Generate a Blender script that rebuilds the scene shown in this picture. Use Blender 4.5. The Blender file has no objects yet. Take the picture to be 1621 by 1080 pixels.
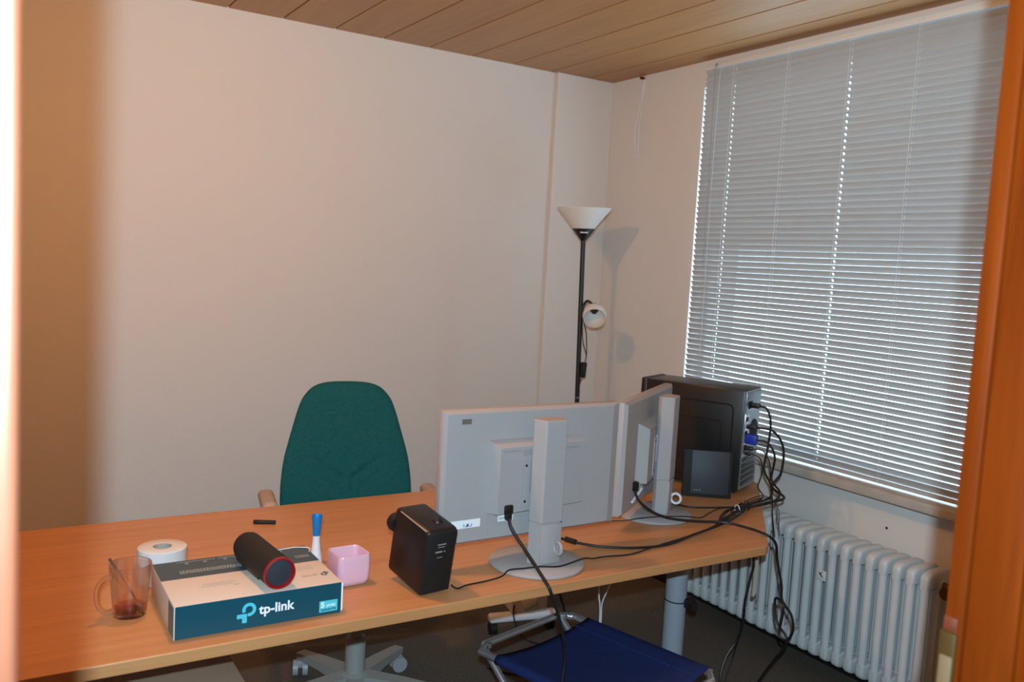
import bpy, bmesh, math, random
from mathutils import Vector, Matrix, Euler
random.seed(7)
scene = bpy.context.scene
COL = scene.collection
PI = math.pi

# ------------------------------------------------------------------ camera
CAM = Vector((0, 0, 1.51))
YAW, PITCH, ROLL, FPX = math.radians(31.906), math.radians(5.107), math.radians(3.207), 1370.0
fwd = Vector((math.sin(YAW)*math.cos(PITCH), math.cos(YAW)*math.cos(PITCH), -math.sin(PITCH)))
rt0 = Vector((math.cos(YAW), -math.sin(YAW), 0)); up0 = rt0.cross(fwd)
rt = rt0*math.cos(ROLL) + up0*math.sin(ROLL); up = -rt0*math.sin(ROLL) + up0*math.cos(ROLL)
def basis(r, u, b, loc):
    m = Matrix((r, u, b)).transposed().to_4x4(); m.translation = loc; return m
cd = bpy.data.cameras.new('camera'); cam = bpy.data.objects.new('camera', cd); COL.objects.link(cam)
cam.matrix_world = basis(rt, up, -fwd, CAM)
cd.sensor_fit = 'HORIZONTAL'; cd.sensor_width = 36; cd.lens = FPX/1621*36; cd.clip_start = .02
cd.dof.use_dof = True; cd.dof.focus_distance = 2.4; cd.dof.aperture_fstop = 6.0
scene.camera = cam

# ------------------------------------------------------------------ world, lights, exposure
w = bpy.data.worlds.new('overcast_sky'); scene.world = w; w.use_nodes = True
bg = w.node_tree.nodes['Background']; bg.inputs[0].default_value = (.58, .82, 1, 1); bg.inputs[1].default_value = 5.0
FLASH = CAM - fwd*.09 + up*.115                                   # pop-up flash of the camera
sl = bpy.data.lights.new('camera_flash', 'SPOT'); so = bpy.data.objects.new('camera_flash', sl); COL.objects.link(so)
so.matrix_world = basis(rt, up, -fwd, FLASH)
sl.energy = 228; sl.color = (.58, .84, 1.0); sl.spot_size = math.radians(104); sl.spot_blend = .75; sl.shadow_soft_size = .011
BULB = Vector((.50, 2.07, 2.24)); BULB_STRENGTH = 280; BULB_COLOR = (1, .50, .185)   # pendant lamp, built below
vs = scene.view_settings
vs.view_transform = 'Standard'; vs.look = 'None'; vs.exposure = 0; vs.gamma = 1; vs.use_curve_mapping = False

# ------------------------------------------------------------------ helpers
def lin(c):
    return tuple((x/255/12.92 if x/255 <= .04045 else ((x/255+.055)/1.055)**2.4) for x in c) + (1,)
def mat(name, rgb, rough=.5, metal=0, spec=.5, var=0, vscale=30, bump=0, bscale=200, stretch=None, sheen=0, coat=0, **kw):
    m = bpy.data.materials.new(name); m.use_nodes = True; nt = m.node_tree; b = nt.nodes['Principled BSDF']
    c = lin(rgb); b.inputs['Base Color'].default_value = c; b.inputs['Roughness'].default_value = rough
    b.inputs['Metallic'].default_value = metal; b.inputs['Specular IOR Level'].default_value = spec
    if sheen: b.inputs['Sheen Weight'].default_value = sheen
    if coat: b.inputs['Coat Weight'].default_value = coat; b.inputs['Coat Roughness'].default_value = .15
    tc = nt.nodes.new('ShaderNodeTexCoord'); mp = nt.nodes.new('ShaderNodeMapping'); nt.links.new(tc.outputs['Object'], mp.inputs[0])
    if stretch: mp.inputs['Scale'].default_value = stretch
    if var:
        n = nt.nodes.new('ShaderNodeTexNoise'); n.inputs['Scale'].default_value = vscale; n.inputs['Detail'].default_value = 5
        nt.links.new(mp.outputs[0], n.inputs['Vector'])
        r = nt.nodes.new('ShaderNodeValToRGB'); r.color_ramp.elements[0].position = .3; r.color_ramp.elements[1].position = .7
        r.color_ramp.elements[0].color = tuple(x*(1-var) for x in c[:3]) + (1,)
        r.color_ramp.elements[1].color = tuple(min(1, x*(1+var)) for x in c[:3]) + (1,)
        nt.links.new(n.outputs[0], r.inputs[0]); nt.links.new(r.outputs[0], b.inputs['Base Color'])
    if bump:
        n2 = nt.nodes.new('ShaderNodeTexNoise'); n2.inputs['Scale'].default_value = bscale; n2.inputs['Detail'].default_value = 3
        nt.links.new(mp.outputs[0], n2.inputs['Vector'])
        bp = nt.nodes.new('ShaderNodeBump'); bp.inputs['Strength'].default_value = bump; bp.inputs['Distance'].default_value = .002
        nt.links.new(n2.outputs[0], bp.inputs['Height']); nt.links.new(bp.outputs[0], b.inputs['Normal'])
    for k, v in kw.items(): b.inputs[k.replace('_', ' ')].default_value = v
    return m
def wood(name, a, b_, scale, rough=.4, objvar=0, spec=.5):
    m = bpy.data.materials.new(name); m.use_nodes = True; nt = m.node_tree; b = nt.nodes['Principled BSDF']
    b.inputs['Roughness'].default_value = rough; b.inputs['Specular IOR Level'].default_value = spec
    tc = nt.nodes.new('ShaderNodeTexCoord'); mp = nt.nodes.new('ShaderNodeMapping'); mp.inputs['Scale'].default_value = scale
    nt.links.new(tc.outputs['Object'], mp.inputs[0])
    oi = nt.nodes.new('ShaderNodeObjectInfo')
    ad = nt.nodes.new('ShaderNodeVectorMath'); ad.operation = 'ADD'; sc = nt.nodes.new('ShaderNodeVectorMath'); sc.operation = 'SCALE'
    cmb = nt.nodes.new('ShaderNodeCombineXYZ')
    for i in range(3): nt.links.new(oi.outputs['Random'], cmb.inputs[i])
    nt.links.new(cmb.outputs[0], sc.inputs[0]); sc.inputs['Scale'].default_value = 37.0
    nt.links.new(mp.outputs[0], ad.inputs[0]); nt.links.new(sc.outputs[0], ad.inputs[1])
    n = nt.nodes.new('ShaderNodeTexNoise'); n.inputs['Scale'].default_value = 1; n.inputs['Detail'].default_value = 8; n.inputs['Roughness'].default_value = .6
    n.inputs['Distortion'].default_value = .6
    nt.links.new(ad.outputs[0], n.inputs['Vector'])
    r = nt.nodes.new('ShaderNodeValToRGB'); r.color_ramp.elements[0].position = .3; r.color_ramp.elements[1].position = .72
    r.color_ramp.elements[0].color = lin(a); r.color_ramp.elements[1].color = lin(b_)
    nt.links.new(n.outputs[0], r.inputs[0])
    hs = nt.nodes.new('ShaderNodeHueSaturation'); nt.links.new(r.outputs[0], hs.inputs['Color'])
    mr = nt.nodes.new('ShaderNodeMapRange'); mr.inputs['To Min'].default_value = 1-objvar; mr.inputs['To Max'].default_value = 1+objvar
    nt.links.new(oi.outputs['Random'], mr.inputs[0]); nt.links.new(mr.outputs[0], hs.inputs['Value'])
    nt.links.new(hs.outputs[0], b.inputs['Base Color'])
    return m
def thin_glass(name, rgb, gloss=.10):
    m = bpy.data.materials.new(name); m.use_nodes = True; nt = m.node_tree
    tr = nt.nodes.new('ShaderNodeBsdfTransparent'); tr.inputs[0].default_value = (*rgb, 1); gl = nt.nodes.new('ShaderNodeBsdfGlossy'); gl.inputs['Roughness'].default_value = .04
    lw = nt.nodes.new('ShaderNodeLayerWeight'); lw.inputs[0].default_value = .25
    pw = nt.nodes.new('ShaderNodeMath'); pw.operation = 'POWER'; pw.inputs[1].default_value = 3.0; nt.links.new(lw.outputs['Facing'], pw.inputs[0])
    mu = nt.nodes.new('ShaderNodeMath'); mu.operation = 'MULTIPLY_ADD'; mu.inputs[1].default_value = .7; mu.inputs[2].default_value = gloss*.3
    nt.links.new(pw.outputs[0], mu.inputs[0])
    mx = nt.nodes.new('ShaderNodeMixShader'); nt.links.new(mu.outputs[0], mx.inputs[0])
    nt.links.new(tr.outputs[0], mx.inputs[1]); nt.links.new(gl.outputs[0], mx.inputs[2]); nt.links.new(mx.outputs[0], nt.nodes['Material Output'].inputs[0]); return m
def glass(name, rgb=(255, 255, 255), rough=0, ior=1.45):
    m = mat(name, rgb, rough); b = m.node_tree.nodes['Principled BSDF']
    b.inputs['Transmission Weight'].default_value = 1; b.inputs['IOR'].default_value = ior; return m

class MB:
    def __init__(s): s.v = []; s.f = []
    def add(s, vs, fs, M=None):
        o = len(s.v)
        for p in vs:
            p = Vector(p); s.v.append(tuple(M @ p) if M else tuple(p))
        s.f += [tuple(i+o for i in f) for f in fs]; return s
    def bm(s, bm, M=None):
        bm.verts.index_update(); s.add([v.co.copy() for v in bm.verts], [[v.index for v in f.verts] for f in bm.faces], M); bm.free(); return s
    def box(s, c, d, bev=0, M=None, seg=2):
        b = bmesh.new(); bmesh.ops.create_cube(b, size=1)
        for v in b.verts: v.co = Vector((v.co.x*d[0], v.co.y*d[1], v.co.z*d[2]))
        if bev: bmesh.ops.bevel(b, geom=list(b.edges), offset=bev, segments=seg, affect='EDGES', profile=.5)
        for v in b.verts: v.co += Vector(c)
        return s.bm(b, M)
    def mm(s, a, b_, bev=0, M=None, seg=2):
        return s.box([(a[i]+b_[i])/2 for i in range(3)], [abs(b_[i]-a[i]) for i in range(3)], bev, M, seg)
    def lathe(s, prof, n=32, M=None, a0=0, a1=2*PI, ring=False):
        vs, fs = [], []; k = len(prof); closed = abs(a1-a0-2*PI) < 1e-6; m = n if closed else n+1
        for i in range(m):
            a = a0+(a1-a0)*i/n
            for r, z in prof: vs.append((r*math.cos(a), r*math.sin(a), z))
        for i in range(n):
            j = (i+1) % m
            for q in range(k-1): fs.append((i*k+q, j*k+q, j*k+q+1, i*k+q+1))
        if ring:
            for i in range(n): j = (i+1) % m; fs.append((i*k+k-1, j*k+k-1, j*k, i*k))
        elif closed:
            if prof[0][0] > 1e-6: fs.append(tuple(i*k for i in reversed(range(m))))
            if prof[-1][0] > 1e-6: fs.append(tuple(i*k+k-1 for i in range(m)))
        return s.add(vs, fs, M)
    def tube(s, pts, r, n=8, res=6, closed=False, rad=None, M=None, smooth=True):
        P = [Vector(p) for p in pts]
        if smooth and len(P) > 2:
            Q = []; m = len(P); rng = m if closed else m-1; R = []
            for i in range(rng):
                p0 = P[(i-1) % m] if closed or i > 0 else P[0]; p1 = P[i]; p2 = P[(i+1) % m]; p3 = P[(i+2) % m] if closed or i+2 < m else P[-1]
                for j in range(res):
                    t = j/res
                    Q.append(.5*((2*p1)+(p2-p0)*t+(2*p0-5*p1+4*p2-p3)*t*t+(3*p1-p0-3*p2+p3)*t**3))
                    if rad: R.append(rad[i]*(1-t)+rad[(i+1) % m]*t)
            if not closed: Q.append(P[-1]); R and R.append(rad[-1])
            P = Q; rad = R if rad else None
        N = len(P); vs = []; fs = []; nrm = None
        for i in range(N):
            t = (P[(i+1) % N]-P[i-1]) if closed else (P[min(i+1, N-1)]-P[max(i-1, 0)])
            if t.length < 1e-9: t = Vector((0, 0, 1))
            t.normalize()
            if nrm is None: nrm = t.orthogonal().normalized()
            else:
                nrm = nrm-t*nrm.dot(t); nrm = nrm.normalized() if nrm.length > 1e-6 else t.orthogonal().normalized()
            bn = t.cross(nrm); rr = rad[i] if rad else r
            for k in range(n):
                a = 2*PI*k/n; vs.append(P[i]+nrm*math.cos(a)*rr+bn*math.sin(a)*rr)
        for i in range(N if closed else N-1):
            j = (i+1) % N
            for k in range(n): fs.append((i*n+k, i*n+(k+1) % n, j*n+(k+1) % n, j*n+k))
        if not closed:
            fs.append(tuple(reversed(range(n)))); fs.append(tuple((N-1)*n+k for k in range(n)))
        return s.add(vs, fs, M)
    def cyl(s, a, b_, r, n=20, r2=None):
        return s.tube([a, b_], r, n, rad=[r, r2] if r2 is not None else None, smooth=False)
    def poly(s, pts, z0, z1, M=None):
        k = len(pts); vs = [(x, y, z0) for x, y in pts]+[(x, y, z1) for x, y in pts]
        fs = [tuple(reversed(range(k))), tuple(range(k, 2*k))]+[(i, (i+1) % k, (i+1) % k+k, i+k) for i in range(k)]
        return s.add(vs, fs, M)
    def mesh(s, name, m, smooth=True, ang=40):
        me = bpy.data.meshes.new(name); me.from_pydata(s.v, [], s.f); me.update()
        me.materials.append(m)
        if smooth:
            b = bmesh.new(); b.from_mesh(me)
            bmesh.ops.recalc_face_normals(b, faces=b.faces)
            for f in b.faces: f.smooth = True
            for e in b.edges:
                if len(e.link_faces) == 2 and e.calc_face_angle(0) > math.radians(ang): e.smooth = False
            b.to_mesh(me); b.free()
        return me
    def obj(s, name, m, parent=None, smooth=True, ang=40, loc=None):
        o = bpy.data.objects.new(name, s.mesh(name, m, smooth, ang)); COL.objects.link(o)
        if parent: o.parent = parent
        if loc: o.location = loc
        return o
def inst(name, me, parent, loc=(0, 0, 0), rot=(0, 0, 0)):
    o = bpy.data.objects.new(name, me); COL.objects.link(o); o.parent = parent; o.location = loc; o.rotation_euler = rot; return o
def tag(o, label, cat, group=None, kind=None):
    o['label'] = label; o['category'] = cat
    if group: o['group'] = group
    if kind: o['kind'] = kind
    return o
def struct(o, label, cat): return tag(o, label, cat, None, 'structure')
def empty(name, loc, rz=0, rx=0, ry=0):
    o = bpy.data.objects.new(name, None); COL.objects.link(o); o.location = loc; o.rotation_euler = (rx, ry, rz); o.empty_display_size = .1; return o
def text(name, body, size, m, parent, M, bold=.0, align='LEFT'):
    cu = bpy.data.curves.new(name, 'FONT'); cu.body = body; cu.size = size; cu.offset = bold; cu.extrude = .0002; cu.align_x = align; cu.resolution_u = 4
    t = bpy.data.objects.new(name, cu); COL.objects.link(t)
    bpy.context.view_layer.update()
    me = bpy.data.meshes.new_from_object(t.evaluated_get(bpy.context.evaluated_depsgraph_get()))
    bpy.data.objects.remove(t); bpy.data.curves.remove(cu)
    me.name = name; me.materials.clear(); me.materials.append(m)
    o = bpy.data.objects.new(name, me); COL.objects.link(o); o.parent = parent; o.matrix_local = M; return o
def T(x=0, y=0, z=0): return Matrix.Translation((x, y, z))
def RX(a): return Matrix.Rotation(math.radians(a), 4, 'X')
def RY(a): return Matrix.Rotation(math.radians(a), 4, 'Y')
def RZ(a): return Matrix.Rotation(math.radians(a), 4, 'Z')
def align(d):                                                     # local +Z -> d
    return Vector((0, 0, 1)).rotation_difference(Vector(d).normalized()).to_matrix().to_4x4()

# ------------------------------------------------------------------ materials
M = {}
M['wall'] = mat('woodchip_wallpaper', (222, 216, 210), .9, spec=.2, bump=.35, bscale=130)
M['hall'] = mat('hallway_paint', (205, 195, 185), .9, spec=.2)
M['carpet'] = mat('carpet', (98, 90, 81), 1, spec=.05, var=.5, vscale=210, bump=.8, bscale=400)
M['plank'] = wood('ceiling_wood', (170, 119, 68), (184, 133, 80), (30, 1.6, 20), .42, .03)
M['dark'] = mat('dark_groove', (38, 24, 14), .8)
M['frame'] = wood('door_frame_wood', (88, 31, 3), (114, 45, 6), (30, 30, 2.2), .45, 0, .08)
M['bead'] = wood('door_bead_wood', (100, 54, 36), (122, 70, 48), (30, 30, 2.2), .4)
M['beech'] = wood('beech_laminate', (184, 127, 79), (200, 142, 93), (2.2, 46, 46), .42)
M['white'] = mat('white_paint', (225, 225, 222), .45)
M['slat'] = mat('slat_white', (176, 175, 173), .38)
M['sill'] = mat('stone_sill', (186, 178, 168), .22, var=.12, vscale=12)
M['rad'] = mat('radiator_enamel', (206, 210, 210), .35, var=.03, vscale=8)
M['raddust'] = mat('dusty_enamel', (160, 156, 148), .8)
M['mon'] = mat('monitor_plastic', (164, 160, 160), .55, bump=.1, bscale=900)
M['mond'] = mat('monitor_grey', (150, 150, 150), .6)
M['black'] = mat('black_plastic', (22, 21, 21), .42)
M['blackm'] = mat('black_matte', (15, 15, 16), .7)
M['case'] = mat('black_case_steel', (30, 30, 31), .32)
M['cable'] = mat('black_cable', (20, 20, 22), .45)
M['steel'] = mat('zinc_steel', (150, 155, 158), .35, .8)
M['chrome'] = mat('chrome', (205, 205, 208), .2, .8)
M['alu'] = mat('grey_blue_lacquer', (150, 158, 168), .4)
M['green'] = mat('green_fabric', (26, 88, 90), .95, spec=.15, var=.12, vscale=90, bump=.5, bscale=700)
M['taupe'] = mat('taupe_plastic', (176, 152, 136), .5)
M['grey'] = mat('grey_plastic', (160, 158, 152), .5)
M['castor'] = mat('castor_grey', (170, 170, 172), .4)
M['blue'] = mat('blue_canvas', (34, 44, 88), .9, spec=.1, var=.1, vscale=60, bump=.3, bscale=900)
M['paper'] = mat('tissue_paper', (208, 206, 204), .95, bump=.2, bscale=300)
M['card'] = mat('grey_cardboard', (170, 160, 145), .9)
M['teal'] = mat('teal_print', (0, 70, 86), .45)
M['slate'] = mat('slate_print', (56, 74, 82), .45)
M['cream'] = mat('white_carton', (212, 196, 182), .6)
M['cyan'] = mat('cyan_print', (80, 196, 214), .45)
M['wprint'] = mat('white_print', (238, 244, 246), .45)
M['gprint'] = mat('grey_print', (150, 150, 142), .6)
M['pink'] = mat('pink_glaze', (226, 178, 196), .16, coat=.6)
M['red'] = mat('red_rubber', (150, 14, 24), .35)
M['mesh'] = mat('speaker_grille', (22, 20, 19), .75, bump=.6, bscale=900)
M['bluep'] = mat('blue_plastic', (20, 120, 186), .35)
M['vga'] = mat('vga_blue', (20, 50, 160), .4)
M['whitep'] = mat('white_plastic', (228, 226, 230), .4)
M['tea'] = thin_glass('tea', (.80, .36, .12), .06)
M['glass'] = glass('clear_glass'); nt = M['glass'].node_tree
tr = nt.nodes.new('ShaderNodeBsdfTransparent'); mx = nt.nodes.new('ShaderNodeMixShader'); mx.inputs[0].default_value = .42
nt.links.new(nt.nodes['Principled BSDF'].outputs[0], mx.inputs[1]); nt.links.new(tr.outputs[0], mx.inputs[2]); nt.links.new(mx.outputs[0], nt.nodes['Material Output'].inputs[0])
M['spoon'] = mat('spoon_steel', (140, 112, 96), .35, .8)
M['ped'] = mat('pedestal_laminate', (176, 142, 116), .6)
M['worn'] = mat('worn_varnish', (96, 38, 14), .6, var=.3, vscale=80)
M['shade'] = mat('frosted_shade', (232, 228, 222), .5, Transmission_Weight=.0, Subsurface_Weight=0)
M['brass'] = mat('brass', (88, 62, 28), .45, .5)
M['rub'] = mat('bare_wood', (112, 84, 56), .7)
M['blueink'] = mat('blue_ink', (50, 60, 150), .6)
M['brownst'] = mat('brown_sticker', (110, 98, 90), .5)
M['slab'] = mat('slate_black_plastic', (44, 48, 56), .55)
M['heater'] = mat('offwhite_enamel', (222, 210, 196), .4)
m = bpy.data.materials.new('lamp_globe'); m.use_nodes = True; b = m.node_tree.nodes['Principled BSDF']
b.inputs['Emission Color'].default_value = (*BULB_COLOR, 1); b.inputs['Emission Strength'].default_value = BULB_STRENGTH; M['globe'] = m
m = bpy.data.materials.new('window_glass'); m.use_nodes = True; nt = m.node_tree
tr = nt.nodes.new('ShaderNodeBsdfTransparent'); gl = nt.nodes.new('ShaderNodeBsdfGlossy'); gl.inputs['Roughness'].default_value = .02
mx = nt.nodes.new('ShaderNodeMixShader'); mx.inputs[0].default_value = .06
nt.links.new(tr.outputs[0], mx.inputs[1]); nt.links.new(gl.outputs[0], mx.inputs[2]); nt.links.new(mx.outputs[0], nt.nodes['Material Output'].inputs[0]); M['pane'] = m

# ------------------------------------------------------------------ room shell
D, W, H = 3.76, 2.869, 2.49                                        # back wall y, window wall x, ceiling z
XL, YN, YD0, YD1 = -1.35, -1.6, .44, .51                           # left wall x, hallway end y, door wall
DL, DR, DH = .0165, .87, 2.02                                       # door opening
struct(MB().mm((XL-.1, YN-.1, -.1), (W+.3, D+.2, 0)).obj('floor', M['carpet'], smooth=False), 'brown grey carpet floor under the desk', 'floor')
struct(MB().mm((XL-.1, D, 0), (W+.3, D+.15, H+.1)).obj('wall_back', M['wall'], smooth=False), 'white woodchip wall behind the green chair', 'wall')
struct(MB().mm((XL-.1, YD1, 0), (XL, D, H+.1)).obj('wall_left', M['wall'], smooth=False), 'white wall on the left end of the room', 'wall')
OY0, OY1, OZ0, OZ1 = 1.30, 3.045, .77, 2.37                        # window opening
wr = MB()
wr.mm((W, YD0, 0), (W+.3, D, OZ0-.03)); wr.mm((W, YD0, OZ1), (W+.3, D, H+.1)); wr.mm((W, OY1, OZ0-.03), (W+.3, D, OZ1)); wr.mm((W, YD0, OZ0-.03), (W+.3, OY0, OZ1))
struct(wr.obj('wall_right', M['wall'], smooth=False), 'white wall with the window and the radiator', 'wall')
wf = MB(); wf.mm((XL, YD0+.02, 0), (DL-.07, YD1-.01, H)); wf.mm((DR+.07, YD0+.02, 0), (W, YD1-.01, H)); wf.mm((DL-.07, YD0+.02, DH+.07), (DR+.07, YD1-.01, H))
struct(wf.obj('wall_front', M['wall'], smooth=False), 'wall with the doorway the camera looks through', 'wall')
hw = MB(); hw.mm((XL-.1, YN, 0), (XL, YD1, H+.1)); struct(hw.obj('wall_hallway_left', M['hall'], smooth=False), 'hallway wall left of the doorway', 'wall')
hw = MB(); hw.mm((W, YN, 0), (W+.1, YD0, H+.1)); struct(hw.obj('wall_hallway_right', M['hall'], smooth=False), 'hallway wall right of the doorway', 'wall')
hw = MB(); hw.mm((XL, YN-.1, 0), (W, YN, H+.1)); struct(hw.obj('wall_hallway_back', M['hall'], smooth=False), 'hallway wall opposite the doorway', 'wall')
# ceiling of boards running toward the window wall's end
ce = MB().mm((XL-.1, YN-.1, H+.018), (W+.3, D+.2, H+.12)).obj('ceiling', M['dark'], smooth=False)
struct(ce, 'wood panelled ceiling of long brown boards', 'ceiling')
pitch = .2288; x = 2.7085
pl = MB().box((0, 0, 0), (pitch-.007, D-YN, .018), .0015, seg=1).mesh('plank', M['plank'], False)
edges = [2.7085-i*pitch for i in range(0, 18)]
for e in edges: inst('plank', pl, ce, (e-pitch/2, (D+YN)/2, H+.009))
ple = MB().mm((2.7085+.0035, YN, H), (W, D, H+.018), .0015, seg=1).obj('plank', M['plank'], ce, False)
# boxed-in strip in the corner, baseboards
struct(MB().mm((2.512, D-.028, 0), (W, D, H), .003).obj('trim_1', M['wall'], smooth=False), 'shallow boxed wall strip in the corner behind the floor lamp', 'trim')
struct(MB().mm((XL, D-.014, 0), (2.512, D, .06), .003).obj('baseboard_back', M['frame'], smooth=False), 'brown baseboard along the back wall', 'baseboard')
struct(MB().mm((W-.014, YD1, 0), (W, D-.028, .055), .003).obj('baseboard_right', M['blackm'], smooth=False), 'dark baseboard under the radiator', 'baseboard')

# door frame (the photograph is taken through it)
dr = empty('door_1', ((DL+DR)/2, YD0, 0)); struct(dr, 'orange brown wooden door frame around the view', 'door frame')
def dpart(name, mb, m=M['frame']):
    o = mb.obj(name, m); o.parent = dr; o.matrix_parent_inverse = Matrix.Translation(-dr.location); return o
dpart('casing', MB().mm((DL-.075, YD0+.012, 0), (DL-.0125, YD1+.012, DH+.06), .003))
dpart('bead', MB().mm((DL-.0135, YD0, 0), (DL, YD1+.008, DH), .0045, seg=4), M['bead'])
y1, y2, y3 = .505, .482, .429
dpart('jamb', MB().mm((DR+.002, y2+.0022, 0), (DR+.07, y1, DH), .003).mm((DR, y3+.0012, 0), (DR+.07, y2-.0014, DH), .002).mm((DR, .33, 0), (DR+.07, y3-.0012, DH), .002).mm((DR+.02, .33, 0), (DR+.06, y1-.002, DH)))
dpart('lintel', MB().mm((DL, YD0+.01, DH-.005), (DR, YD1, DH+.06), .003))
dpart('strike_plate', MB().mm((DR-.0015, .488, 1.00), (DR+.004, .5065, 1.150), .0024).mm((DR-.001, .499, 1.00), (DR+.03, .5075, 1.150), .0024), M['brass'])
dpart('worn_patch', MB().mm((DR+.0012, .490, 1.150), (DR+.004, .5050, 1.166), .0012), M['worn'])
dpart('strike_hole', MB().mm((DR-.003, .4895, 1.03), (DR-.0005, .5035, 1.125), .002), M['rub'])

# window: frame, panes, sill
wd = empty('window_1', (W+.15, 2.2, OZ0)); struct(wd, 'window behind the white venetian blind', 'window')
def wpart(name, mb, m):
    o = mb.obj(name, m); o.parent = wd; o.matrix_parent_inverse = Matrix.Translation(-wd.location); return o
fx0, fx1 = W+.09, W+.13
fr = MB(); fr.mm((fx0, OY0, OZ0), (fx1, OY0+.045, OZ1), .004).mm((fx0, OY1-.03, OZ0), (fx1, OY1, OZ1), .004).mm((fx0, OY0, OZ0), (fx1, OY1, OZ0+.022), .004).mm((fx0, OY0, OZ1-.045), (fx1, OY1, OZ1), .004)
wpart('frame', fr, M['white'])
wpart('pane', MB().mm((fx0+.015, OY0+.04, OZ0+.018), (fx0+.021, OY1-.025, OZ1-.04)), M['pane'])
wpart('sill', MB().mm((W-.10, OY0-.08, OZ0-.036), (W+.30, OY1+.06, OZ0), .006, seg=3), M['sill'])

# ------------------------------------------------------------------ venetian blind
BX = W-.030; BY0, BY1 = 1.36, 3.004; BZ1 = 2.432; SP = .02436; NS = 67
vb = empty('venetian_blind', (BX, 2.2, .80)); tag(vb, 'white venetian blind closed over the big window', 'blind')
def bpart(name, mb, m, **k):
    o = mb.obj(name, m, **k); o.parent = vb; o.matrix_parent_inverse = Matrix.Translation(-vb.location); return o
bpart('headrail', MB().mm((BX-.013, BY0, BZ1), (BX+.020, BY1+.004, BZ1+.026), .002), M['white'])
holes = [2.825, 2.225, 1.62]; lad = [2.825, 2.525, 2.225, 1.94, 1.62]
SW = .0275; TILT = math.radians(59)
st = [BY0]
for h in sorted(holes): st += [h-.0035, h+.0035]
st.append(BY1)
vsx = []; fsx = []; NC = 7
for yy in st:
    for c in range(NC):
        u = -SW/2+SW*c/(NC-1); crown = .0022*(1-(2*u/SW)**2)
        # inner edge (u<0) up, outer edge down ; crown bulges up/outward
        X_ = u*math.cos(TILT)+crown*math.sin(TILT); Z_ = -u*math.sin(TILT)+crown*math.cos(TILT)
        vsx.append((X_, yy-2.2, Z_))
for i in range(len(st)-1):
    for c in range(NC-1):
        if i % 2 == 1 and c in (2, 3): continue
        fsx.append((i*NC+c, (i+1)*NC+c, (i+1)*NC+c+1, i*NC+c+1))
sme = MB().add(vsx, fsx).mesh('slat', M['slat'])
for i in range(NS): inst('slat', sme, vb, (0, 0, BZ1-.017-i*SP-vb.location.z), (0, random.uniform(-.03, .03), 0))
zb = BZ1-.017-NS*SP
bpart('bottom_rail', MB().mm((BX-.012, BY0, zb-.004), (BX+.012, BY1, zb+.010), .004), M['slat'])
for yy in lad:
    cdm = MB(); cdm.cyl((BX-.0145, yy, zb), (BX-.0145, yy, BZ1), .0007, 5); cdm.cyl((BX+.0145, yy, zb), (BX+.0145, yy, BZ1), .0007, 5); cdm.cyl((BX, yy, zb), (BX, yy, BZ1), .0006, 5)
    bpart('ladder_cord', cdm, M['white'])
for yy in lad[1:4]: bpart('bracket_clip', MB().mm((BX-.016, yy-.012, BZ1+.010), (BX-.012, yy+.012, BZ1+.022), .001), M['white'])
wdm = MB(); wdm.tube([(BX-.016, 2.93, BZ1+.018), (BX-.024, 2.928, BZ1-.02), (BX-.022, 2.925, 2.1), (BX-.02, 2.92, 1.55)], .0022, 6)
wand = bpart('tilt_wand', wdm, M['mond']); hk = MB().box((BX-.018, 2.93, BZ1+.016), (.008, .010, .012), .002); bpart('wand_hook', hk, M['mond'])
bpart('lift_cord', MB().tube([(BX-.016, 2.905, BZ1), (BX-.019, 2.905, 2.0), (BX-.0175, 2.90, 1.4), (BX-.018, 2.9, 1.15)], .0009, 5), M['white'])

# loose cable and hook near the corner on the window wall
tag(MB().tube([(W-.012, 3.47, 2.42), (W-.014, 3.49, 2.33), (W-.016, 3.51, 2.2), (W-.014, 3.50, 2.12), (W-.016, 3.475, 2.085), (W-.014, 3.48, 2.15), (W-.013, 3.482, 2.28), (W-.012, 3.466, 2.41)], .0022, 6).obj('loose_cable', M['white']), 'thin white cable dangling on the wall near the corner', 'cable')
ch = empty('cable_hook', (W-.01, 3.485, H-.01)); tag(ch, 'small brown hook with white duct under the ceiling by the corner', 'hook')
MB().mm((-.004, -.013, -.085), (.01, .003, -.012), .002).obj('duct', M['white'], ch)
MB().box((-.004, 0, -.003), (.022, .018, .012), .004).obj('hook', M['frame'], ch)

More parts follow.
